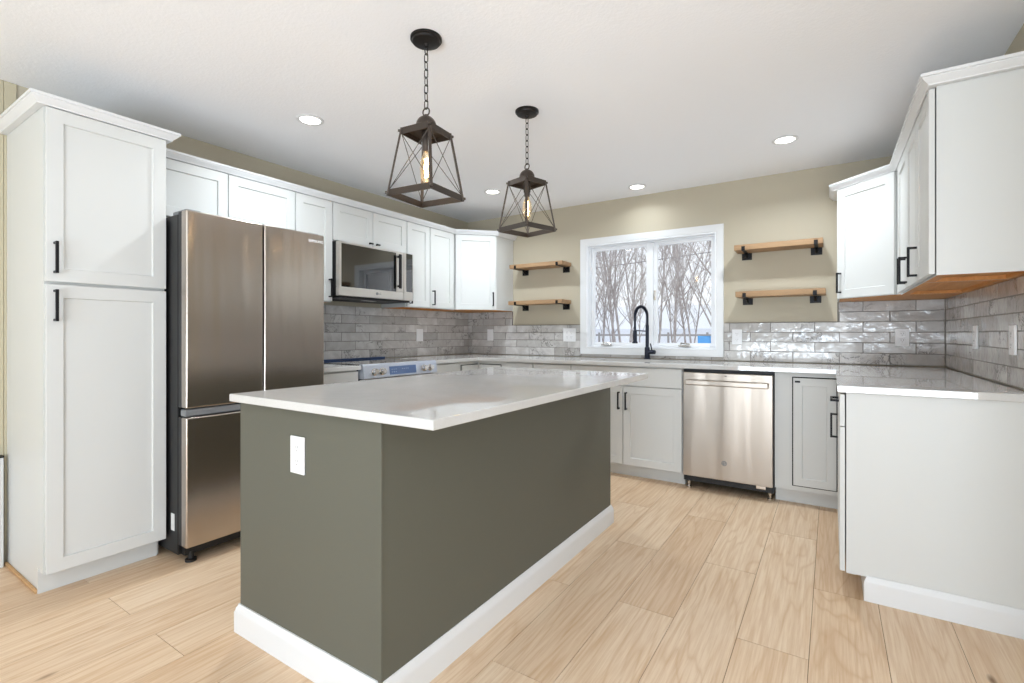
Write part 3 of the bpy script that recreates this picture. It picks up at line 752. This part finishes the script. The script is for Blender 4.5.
wpart('panel_glass', box(bm_new(), 0.362, MX - 0.001, -1.3415, -1.2685, 1.4968, 1.822), MT['dglass'], mw, cp_)
bm = bm_new(); box(bm, 0.02, 0.372, MY0 + 0.02, MY1 - 0.02, MZ0 - 0.012, MZ0 + 0.007, 0.003)
for k in range(9): box(bm, 0.06, 0.17, MY0 + 0.10 + k * 0.02, MY0 + 0.112 + k * 0.02, MZ0 - 0.016, MZ0 - 0.011)
wpart('vent_grille', bm, MT['dark'], mw)
wpart('work_light', box(bm_new(), 0.24, 0.29, -1.70, -1.58, MZ0 - 0.014, MZ0 - 0.0115), MT['label'], mw)
bm = bm_new(); lathe(bm, [(0.0115, 0), (0.0115, 0.0012), (0.010, 0.0014)], (0, 0), 20)
bmesh.ops.transform(bm, matrix=Matrix.Translation((MX + 0.0002, -1.664, 1.458)) @ Matrix.Rotation(PI / 2, 4, 'Y'), verts=bm.verts); wpart('emblem', bm, MT['hingegrey'], mw, md)
bm = text_mesh('LG', 0.024); bmesh.ops.transform(bm, matrix=Matrix.Translation((MX + 0.0006, -1.636, 1.458)) @ Matrix.Rotation(PI / 2, 4, 'Z') @ Matrix.Rotation(PI / 2, 4, 'X'), verts=bm.verts)
wpart('lettering', bm, MT['hingegrey'], mw, md, smooth=False)

# ------------------------------------------------------------------ range
RY0, RY1 = -2.030, -1.270
rg = thing('range', 'stainless slide in electric range with black glass cooktop under the microwave', 'stove', (0.33, -1.65, 0))
wpart('body', box(bm_new(), 0.022, 0.612, RY0 + 0.004, RY1 - 0.004, 0.06, 0.898), MT['dark'], rg)
wpart('cooktop', box(bm_new(), 0.030, 0.622, RY0 + 0.002, RY1 - 0.002, 0.900, 0.919, 0.003), MT['dglass'], rg)
bm = bm_new()   # sloped control panel
pr = [(0.606, 0.815), (0.672, 0.815), (0.676, 0.822), (0.664, 0.905), (0.655, 0.919), (0.624, 0.919), (0.606, 0.899)]
A = [bm.verts.new((x, RY0, z)) for x, z in pr]; B = [bm.verts.new((x, RY1, z)) for x, z in pr]
bm.faces.new(A[::-1]); bm.faces.new(B)
for i in range(len(pr)):
    j = (i + 1) % len(pr); bm.faces.new((A[i], A[j], B[j], B[i]))
cpn = wpart('control_panel', bm, MT['ctrl'], rg)
sl = (0.676 - 0.664) / (0.905 - 0.822)
def on_panel(z): return 0.676 - (z - 0.822) * sl
bm = bm_new(); pz = (0.832, 0.894); v4 = [(on_panel(pz[0]) + .0006, -1.790, pz[0]), (on_panel(pz[0]) + .0006, -1.512, pz[0]), (on_panel(pz[1]) + .0006, -1.512, pz[1]), (on_panel(pz[1]) + .0006, -1.790, pz[1])]
Fv = [bm.verts.new((x + 0.0012, y, z)) for x, y, z in v4]; Bv = [bm.verts.new(p) for p in v4]
bm.faces.new(Fv); bm.faces.new(Bv[::-1])
for i in range(4): bm.faces.new((Bv[i], Bv[(i + 1) % 4], Fv[(i + 1) % 4], Fv[i]))
scn = wpart('display', bm, MT['screen'], rg, cpn)
for marks in ([(-1.765, .872), (-1.745, .872), (-1.725, .872), (-1.765, .852), (-1.745, .852), (-1.725, .852)], [(-1.66, .872), (-1.64, .872), (-1.62, .872), (-1.6, .872)]):
    bm = bm_new()
    for yy, zz in marks: box(bm, on_panel(zz) + 0.0018, on_panel(zz) + 0.0024, yy - 0.005, yy + 0.005, zz - 0.002, zz + 0.002)
    wpart('touch_marks', bm, MT['digit'], rg, scn)
for y in (-1.935, -1.862, -1.425, -1.355):
    bm = bm_new(); lathe(bm, [(0.027, 0), (0.027, 0.006), (0.021, 0.009), (0.0205, 0.030), (0.018, 0.034)], (0, 0), 24)
    bmesh.ops.transform(bm, matrix=Matrix.Translation((on_panel(0.862) + 0.001, y, 0.862)) @ Matrix.Rotation(PI / 2 - math.atan(sl), 4, 'Y'), verts=bm.verts)
    kb = wpart('knob', bm, MT['chrome'], rg, cpn)
od = wpart('oven_door', box(bm_new(), 0.614, 0.650, RY0 + 0.004, RY1 - 0.004, 0.235, 0.808, 0.006), MT['steel'], rg)
wpart('oven_window', box(bm_new(), 0.6502, 0.6515, RY0 + 0.12, RY1 - 0.12, 0.36, 0.66), MT['dglass'], rg, od)
bm = bm_new(); cyl(bm, (0.695, RY0 + 0.05, 0.765), (0.695, RY1 - 0.05, 0.765), 0.011)
for y in (RY0 + 0.09, RY1 - 0.09): cyl(bm, (0.649, y, 0.765), (0.695, y, 0.765), 0.008, seg=10)
wpart('handle', bm, MT['chrome'], rg, od)
wpart('storage_drawer', box(bm_new(), 0.614, 0.648, RY0 + 0.004, RY1 - 0.004, 0.07, 0.228, 0.006), MT['steel'], rg)
bm = box(bm_new(), 0.031, 0.075, RY0 + 0.02, RY1 - 0.02, 0.9195, 0.932, 0.003); wpart('rear_trim', bm, MT['film'], rg)['label'] = 'rear trim still under dark blue film'
for x in (0.08, 0.58):
    for y in (RY0 + 0.05, RY1 - 0.05):
        bm = bm_new(); cyl(bm, (x, y, 0.0005), (x, y, 0.0598), 0.016, seg=12); wpart('foot', bm, MT['dark'], rg)

# ------------------------------------------------------------------ dishwasher
DX0, DX1 = 2.516, 3.100
dw = thing('dishwasher', 'stainless dishwasher with bar handle under the back counter', 'dishwasher', ((DX0 + DX1) / 2, -0.33, 0))
wpart('body', box(bm_new(), 2.511, 3.103, -0.600, -0.03, 0.055, 0.876), MT['dark'], dw)
bm = box(bm_new(), DX0, DX1, -0.650, -0.612, 0.104, 0.858, 0.005)
dd = wpart('door', bm, MT['dwsteel'], dw)
wpart('control_edge', box(bm_new(), DX0 + 0.004, DX1 - 0.004, -0.6115, -0.601, 0.13, 0.862, 0.002), MT['dark'], dw)
bm = bm_new(); box(bm, DX0 + 0.022, DX1 - 0.022, -0.688, -0.672, 0.768, 0.806, 0.007, 3)
for x in (DX0 + 0.036, DX1 - 0.036): box(bm, x - 0.014, x + 0.014, -0.674, -0.649, 0.770, 0.804, 0.004, 2)
wpart('handle', bm, MT['dwsteel'], dw, dd)
wpart('vent', box(bm_new(), 2.80, 2.815, -0.652, -0.6498, 0.838, 0.843, 0.0005), MT['dark'], dw, dd)
bm = bm_new(); lathe(bm, [(0.0185, 0), (0.0185, 0.0016), (0.0160, 0.0022)], (0, 0), 28); bmesh.ops.transform(bm, matrix=Matrix.Translation((2.798, -0.6502, 0.226)) @ Matrix.Rotation(PI / 2, 4, 'X'), verts=bm.verts)
em = wpart('emblem', bm, MT['hingegrey'], dw, dd)
bm = bm_new()
circ = lambda cx, cz, r, a0, a1, n=14: [(2.798 + cx + r * math.cos(a0 + (a1 - a0) * k / n), -0.6528, 0.226 + cz + r * math.sin(a0 + (a1 - a0) * k / n)) for k in range(n + 1)]
tube(bm, circ(0, 0, 0.0142, 0, 2 * PI * 0.999, 28), 0.0007, 5)
tube(bm, circ(-0.004, 0.002, 0.005, 0.6, 5.4), 0.0009, 5); tube(bm, circ(0.005, 0.0035, 0.0035, -1.2, 4.0), 0.0009, 5); tube(bm, circ(0.005, -0.004, 0.0042, -3.6, 1.4), 0.0009, 5)
wpart('monogram', bm, MT['chrome'], dw, em)
for x in (2.545, 3.078):
    bm = bm_new(); cyl(bm, (x, -0.585, 0.0005), (x, -0.585, 0.014), 0.017, seg=14); cyl(bm, (x, -0.585, 0.014), (x, -0.585, 0.0548), 0.007, seg=10); cyl(bm, (x, -0.585, 0.040), (x, -0.585, 0.050), 0.013, seg=6)
    wpart('foot', bm, MT['chrome'], dw)
wpart('bracket_tab', box(bm_new(), 2.995, 3.055, -0.606, -0.601, 0.072, 0.100, 0.002), MT['chrome'], dw)

# ------------------------------------------------------------------ floating shelves
def shelf(label, x0, x1, zb, zt, brx, depth=0.205):
    r = thing('wall_shelf', label, 'shelf', ((x0 + x1) / 2, -0.001, zb))
    wpart('board', box(bm_new(), x0, x1, -depth, -0.0065, zb, zt, 0.003), MT['shelf'], r)
    for bx in brx:
        bm = bm_new(); t = 0.0045
        box(bm, bx - 0.037, bx + 0.037, -0.0055, -0.001, zb - 0.054, zb - 0.0005 + 0.014, 0.001, 1)
        box(bm, bx - 0.0125, bx + 0.0125, -depth - 0.006, -0.005, zb - t - 0.0005, zb - 0.0005, 0.001, 1)
        box(bm, bx - 0.0125, bx + 0.0125, -depth - 0.006, -depth - 0.0012, zb - t, zb + 0.028, 0.001, 1)
        tube(bm, [(bx, -0.005, zb - 0.032), (bx, -0.028, zb - 0.024), (bx, -0.05, zb - 0.006)], 0.011, 8)
        for sx in (-0.026, 0.026):
            for sz in (-0.010, -0.044): cyl(bm, (bx + sx, -0.0054, zb + sz), (bx + sx, -0.0085, zb + sz), 0.005, 0.003, 8)
        wpart('bracket', bm, MT['black'], r)
SL = 'thick light oak shelf on two black brackets, '
shelf(SL + 'upper one left of the window', 0.694, 1.292, 1.796, 1.834, (0.764, 1.236))
shelf(SL + 'lower one left of the window', 0.680, 1.290, 1.430, 1.467, (0.764, 1.236))
shelf(SL + 'upper one right of the window', 2.793, 3.380, 1.786, 1.828, (2.859, 3.336))
shelf(SL + 'lower one right of the window', 2.803, 3.396, 1.424, 1.466, (2.866, 3.330))

# ------------------------------------------------------------------ wall plates
def plate(label, loc, rz, w=0.074, h=0.122, kind='outlet', gangs=1, t=0.006):
    r = thing('wall_outlet' if kind == 'outlet' else 'light_switch', label, 'outlet' if kind == 'outlet' else 'switch', loc, rz)
    obj('cover_plate', box(bm_new(), -w / 2, w / 2, -t, 0, -h / 2, h / 2, 0.0025, 2), MT['plate'], r)
    for g in range(gangs):
        cx = (g - (gangs - 1) / 2) * 0.046
        if kind == 'outlet':
            for cz in (0.0235, -0.0235):
                bm = bm_new(); box(bm, cx - 0.0165, cx + 0.0165, -t - 0.0016, -t + 0.001, cz - 0.0175, cz + 0.0175, 0.004, 2)
                s = obj('socket', bm, MT['plate'], r)
                bm = bm_new()
                for sx in (-0.0065, 0.0065): box(bm, cx + sx - 0.001, cx + sx + 0.001, -t - 0.0022, -t - 0.0015, cz, cz + 0.009)
                cyl(bm, (cx, -t - 0.0014, cz - 0.008), (cx, -t - 0.0022, cz - 0.008), 0.0025, seg=10)
                obj('slots', bm, MT['slot'], s)
        else:
            obj('rocker', box(bm_new(), cx - 0.0165, cx + 0.0165, -t - 0.003, -t + 0.001, -0.033, 0.033, 0.002, 2), MT['plate'], r)
TB = -0.0102
plate('white duplex outlet on the back tiles immediately right of the window', (2.787, TB, 1.112), 0)
plate('white duplex outlet on the back tiles under the right diagonal corner cabinet', (3.842, TB, 1.113), 0, 0.078)
plate('wide white two gang outlet plate on the tiles between left shelves and window', (1.275, TB, 1.126), 0, 0.135, 0.132, 'outlet', 2)
plate('white rocker switch on the back tiles under the left diagonal corner cabinet', (0.320, TB, 1.124), 0, 0.08, 0.124, 'switch')
plate('white rocker switch on the left wall tiles right of the range', (-TB, -0.785, 1.124), LW, 0.09, 0.122, 'switch')
plate('farther white outlet on the right wall tiles nearer the corner', (W + TB, -0.858, 1.120), RW, 0.078, 0.122, t=0.009)
plate('nearer white outlet on the right wall tiles at the picture edge', (W + TB, -1.490, 1.112), RW, 0.078, 0.124, t=0.009)
plate('white duplex outlet on the end panel of the grey green island', (1.905, BY0 - 0.0005, 0.726), 0, 0.078, 0.127)

# ------------------------------------------------------------------ recessed ceiling lights
def can(label, x, y, power=10):
    r = thing('recessed_light', label, 'ceiling light', (x, y, HC - 0.001))
    bm = bm_new(); lathe(bm, [(0.076, 0.0), (0.076, -0.003), (0.070, -0.006), (0.058, -0.006), (0.055, -0.002), (0.055, 0.0)], (0, 0), 36)
    obj('trim_ring', bm, MT['trimw'], r)
    bm = bm_new(); lathe(bm, [(0.0548, -0.0005), (0.0548, -0.0035)], (0, 0), 32); obj('lens', bm, MT['lens'], r)
    ll = area_light('lamp_light', (0, 0, -0.012), (0, 0, 0), 0.11, 0.11, power, (0.86, 0.94, 1.0), r, 'DISK'); ll.data.spread = math.radians(150)
can('glowing recessed ceiling light above the refrigerator', 0.879, -2.597)
can('glowing recessed ceiling light near the left back corner', 0.932, -0.833)
can('glowing recessed ceiling light just above the window', 2.046, -0.281, 2)
can('glowing recessed ceiling light at the right in front of the diagonal cabinet', 3.179, -0.745)

# ------------------------------------------------------------------ pendant lanterns
def pendant(label, x, y, rz, dz=0.0):
    r = thing('pendant_lantern', label, 'pendant light', (x, y, HC), rz)
    bm = bm_new(); lathe(bm, [(0.066, -0.0005), (0.066, -0.010), (0.060, -0.013), (0.058, -0.020), (0.050, -0.024), (0.012, -0.026), (0.009, -0.038), (0.004, -0.040)], (0, 0), 40)
    obj('canopy', bm, MT['canopy'], r)
    zt = 1.985 - HC + dz; zb = 1.723 - HC + dz         # top and bottom frame, centre lines
    zl = zt + 0.092                                     # ring above the cap
    bm = bm_new()                                       # chain of oval links, alternate links turned a quarter
    z = -0.036; k = 0; LN, LH, LR = 0.042, 0.0085, 0.0021
    tot = z - (zl + 0.014); n = max(1, round(tot / (LN * 0.80))); st = tot / n
    for k in range(n):
        c = z - st * (k + 0.5); ln = st * 1.14 / 2
        loop = []
        for q in range(20):
            a = 2 * PI * q / 20; w_ = LH * math.cos(a); h_ = (ln - LH) * (1 if math.sin(a) > 0.001 else (-1 if math.sin(a) < -0.001 else 0)) + LH * math.sin(a)
            loop.append((w_, 0, c + h_) if k % 2 else (0, w_, c + h_))
        tube(bm, loop, LR, 6, closed=True)
    obj('chain', bm, MT['canopy'], r)
    bm = bm_new(); tube(bm, [(0.017 * math.cos(a), 0, zl + 0.017 * math.sin(a)) for a in [2 * PI * q / 24 for q in range(24)]], 0.003, 8, closed=True); obj('hanging_ring', bm, MT['bronze'], r)
    bm = bm_new()                                       # small dome cap on the top plate
    lathe(bm, [(0.045, zt + 0.0128), (0.045, zt + 0.030)] + [(0.043 * math.cos(a), zt + 0.032 + 0.043 * math.sin(a)) for a in [PI / 2 * q / 9 for q in range(9)]] + [(0.008, zt + 0.076), (0.008, zt + 0.080)], (0, 0), 28)
    obj('dome_cap', bm, MT['bronze'], r)
    ht, hb = 0.074, 0.111                              # half widths of the top and bottom squares
    bh = 0.0135
    bm = bm_new()
    for h_, zc in ((ht, zt), (hb, zb)):
        t = 0.0035
        box(bm, -h_, h_, -h_, -h_ + t, zc - bh, zc + bh); box(bm, -h_, h_, h_ - t, h_, zc - bh, zc + bh)
        box(bm, -h_, -h_ + t, -h_ + t, h_ - t, zc - bh, zc + bh); box(bm, h_ - t, h_, -h_ + t, h_ - t, zc - bh, zc + bh)
    box(bm, -ht + .003, ht - .003, -ht + .003, ht - .003, zt + 0.008, zt + 0.0125)
    for sx in (-1, 1):
        for sy in (-1, 1):
            a = Vector((sx * ht, sy * ht, zt)); b = Vector((sx * hb, sy * hb, zb)); d = (b - a).normalized()
            u = Vector((-sy, sx, 0)).normalized(); v = d.cross(u)
            q8 = []
            for p in (a - d * 0.012, b + d * 0.012):
                q8.append([bm.verts.new(p + u * i * 0.0065 + v * j * 0.004) for i, j in ((-1, -1), (1, -1), (1, 1), (-1, 1))])
            for i in range(4): bm.faces.new((q8[0][i], q8[0][(i + 1) % 4], q8[1][(i + 1) % 4], q8[1][i]))
            bm.faces.new(q8[0][::-1]); bm.faces.new(q8[1])
            for p in (a, b):
                w_ = Vector((sx, sy, 0)).normalized(); cyl(bm, p, p + w_ * 0.012, 0.0065, 0.005, 10)
    obj('cage', bm, MT['bronze'], r, smooth=True)
    bm = bm_new()
    for s in (-1, 1):
        for ax in (0, 1):
            for m_ in (-1, 1):
                p = (m_ * ht, s * ht, zt - 0.012); q = (-m_ * hb, s * hb, zb + 0.012)
                if ax: p = (p[1], p[0], p[2]); q = (q[1], q[0], q[2])
                p = [c * 0.965 if i < 2 else c for i, c in enumerate(p)]; q = [c * 0.975 if i < 2 else c for i, c in enumerate(q)]
                cyl(bm, p, q, 0.0016, seg=6)
    obj('cross_wires', bm, MT['bronze'], r)
    bm = bm_new(); lathe(bm, [(0.019, zt + 0.008), (0.019, zt - 0.05), (0.016, zt - 0.056), (0.0155, zt - 0.075), (0.012, zt - 0.078)], (0, 0), 20); obj('socket', bm, MT['bronze'], r)
    bm = bm_new(); lathe(bm, [(0.011, zt - 0.079), (0.013, zt - 0.09), (0.0235, zt - 0.112), (0.0265, zt - 0.15), (0.023, zt - 0.185), (0.013, zt - 0.203), (0.002, zt - 0.208)], (0, 0), 24)
    bu = obj('bulb', bm, MT['bulbglass'], r)
    bm = bm_new(); tube(bm, [(0.0075 * math.cos(a), 0.0075 * math.sin(a), zt - 0.105 - 0.078 * k / 30) for k, a in enumerate([2.2 * q for q in range(31)])], 0.0042, 6)
    obj('filament', bm, MT['fil'], bu)
    d_ = bpy.data.lights.new('bulb_light', 'POINT'); d_.energy = 1.6; d_.color = (1.0, 0.78, 0.5); d_.shadow_soft_size = 0.012
    lo = bpy.data.objects.new('bulb_light', d_); COL.objects.link(lo); lo.location = (0, 0, zt - 0.145); lo.parent = r
    return r
pendant('nearer bronze caged lantern pendant hanging on a chain over the island front', 1.993, -2.811, math.radians(5))
pendant('farther bronze caged lantern pendant hanging on a chain over the island back', 1.997, -1.998, math.radians(-15))

# ------------------------------------------------------------------ outdoors beyond the window
g = struct('snow_ground', box(bm_new(), -60, 60, T + 0.3, 90, -1.3, -0.9), MT['snow'])
rn = random.Random(11)
def tree_bm(seed, height):
    rr = random.Random(seed); bm = bm_new()
    def branch(p, d, L, r, lev):
        n = 4 if lev else 7; pts = [p]; q = p; dd = d
        for i in range(n):
            dd = (dd + Vector((rr.uniform(-1, 1), rr.uniform(-1, 1), rr.uniform(-0.3, 0.6))) * (0.10 if lev == 0 else 0.2)).normalized()
            q = q + dd * (L / n); pts.append(q)
        rad = [r * (1 - 0.8 * i / n) for i in range(n + 1)]
        tube(bm, pts, rad, 5 if lev == 0 else (4 if lev == 1 else 3), caps=False)
        if lev >= 3: return
        cnt = (23, 7, 4)[lev]
        for k in range(cnt):
            f = rr.uniform(0.22 if lev == 0 else 0.15, 0.98); i = min(int(f * n), n - 1); b = pts[i].lerp(pts[i + 1], f * n - i)
            ax = (pts[i + 1] - pts[i]).normalized(); u, v = frame_for(ax); a = rr.uniform(0, 2 * PI); sp_ = rr.uniform(0.45, 0.95)
            nd = (ax * math.cos(sp_) + (u * math.cos(a) + v * math.sin(a)) * math.sin(sp_) + Vector((0, 0, 0.25))).normalized()
            branch(b, nd, L * rr.uniform(0.28, 0.5) * (1.05 - 0.45 * f), max(0.0035, r * 0.45 * (1 - 0.5 * f)), lev + 1)
    branch(Vector((0, 0, 0)), Vector((rr.uniform(-.08, .08), rr.uniform(-.08, .08), 1)).normalized(), height, 0.020 + 0.0036 * height, 0)
    return bm
protos = []
for k in range(6):
    o = obj('bare_tree', tree_bm(100 + k, rn.uniform(6.5, 9.0)), MT['bark'], loc=(0, 0, -0.9), smooth=False); protos.append(o)
TG = 'leafless grey tree in the snowy thicket outside the window'
spots = []
for row, (yy, n_, xs, xe) in enumerate(((7.5, 11, -5.5, 4.2), (10.0, 18, -9.5, 4.5), (13.5, 22, -14, 5.0), (18, 20, -19, 5.0))):
    for k in range(n_):
        spots.append((xs + (xe - xs) * (k + 0.5) / n_ + rn.uniform(-0.3, 0.3), yy + rn.uniform(-1.2, 1.2), rn.uniform(0, 6.28), rn.uniform(0.75, 1.15)))
for i, (x, y, a, s) in enumerate(spots):
    o = protos[i] if i < len(protos) else copy_tree(protos[i % len(protos)])
    o.location = (x, y, -0.9); o.rotation_euler = (0, 0, a); o.scale = (s * 0.8, s * 0.8, s)
    tag(o, TG, 'tree', 'bare trees outside the window')
# neighbour's white building with snowy roof, board fence, power lines
hb = thing('neighbor_house', 'long white building with a snowy roof behind the bare trees outside', 'building', (-9, 30, -0.9))
wpart('walls', box(bm_new(), -26, 8, 29, 35, -0.9, 1.5), MT['house'], hb)
bm = bm_new(); pr2 = [(28.4, 1.45), (35.6, 1.45), (32, 3.2)]
A = [bm.verts.new((-26.5, y, z)) for y, z in pr2]; B = [bm.verts.new((8.5, y, z)) for y, z in pr2]
bm.faces.new(A[::-1]); bm.faces.new(B)
for i in range(3): bm.faces.new((A[i], A[(i + 1) % 3], B[(i + 1) % 3], B[i]))
wpart('roof', bm, MT['snow'], hb)
fe = thing('board_fence', 'pale weathered rail fence across the snow outside the window', 'fence', (-6, 22.5, -0.9))
for z in (0.45, 1.15, 1.75): pass
wpart('rails', (lambda b_: [box(b_, -24, 8, 22.5, 22.55, z - 0.9, z - 0.8) for z in (0.9, 1.9)] and b_)(bm_new()), MT['fence'], fe)
bm = bm_new()
for k in range(17): box(bm, -24 + k * 2, -23.9 + k * 2, 22.42, 22.5, -0.9, 1.2)
wpart('posts', bm, MT['fence'], fe)
for k, (za, zb_, lab) in enumerate(((5.6, 6.4, 'highest power line crossing the sky outside the window'), (4.6, 5.5, 'middle power line crossing the sky outside the window'), (3.45, 4.35, 'lowest power line crossing the sky outside the window'))):
    bm = bm_new(); tube(bm, [(-18 + 24 * t / 12, 13, za + (zb_ - za) * t / 12 - 0.35 * (1 - (t / 6 - 1) ** 2)) for t in range(13)], 0.012, 5)
    tag(obj('power_line', bm, MT['wire']), lab, 'power line')

# repeats of one kind share a group
GROUPS = {'cabinet': None, 'ceiling light': 'recessed lights in the kitchen ceiling', 'pendant light': 'lantern pendants over the island', 'shelf': 'floating shelves beside the window',
          'outlet': 'white wall outlets', 'switch': 'white wall switches', 'backsplash': 'grey tile backsplash', 'crown molding': 'crown moldings on the wall cabinets', 'power line': 'power lines outside the window'}
for o in list(COL.objects):
    c = o.get('category')
    if not c or o.get('group'): continue
    if c == 'cabinet':
        if o.name.startswith(('wall_cabinet', 'corner_wall')): o['group'] = 'white wall cabinets'
        elif o.name.startswith(('base_cabinet', 'corner_base')): o['group'] = 'white base cabinets'
    elif GROUPS.get(c): o['group'] = GROUPS[c]
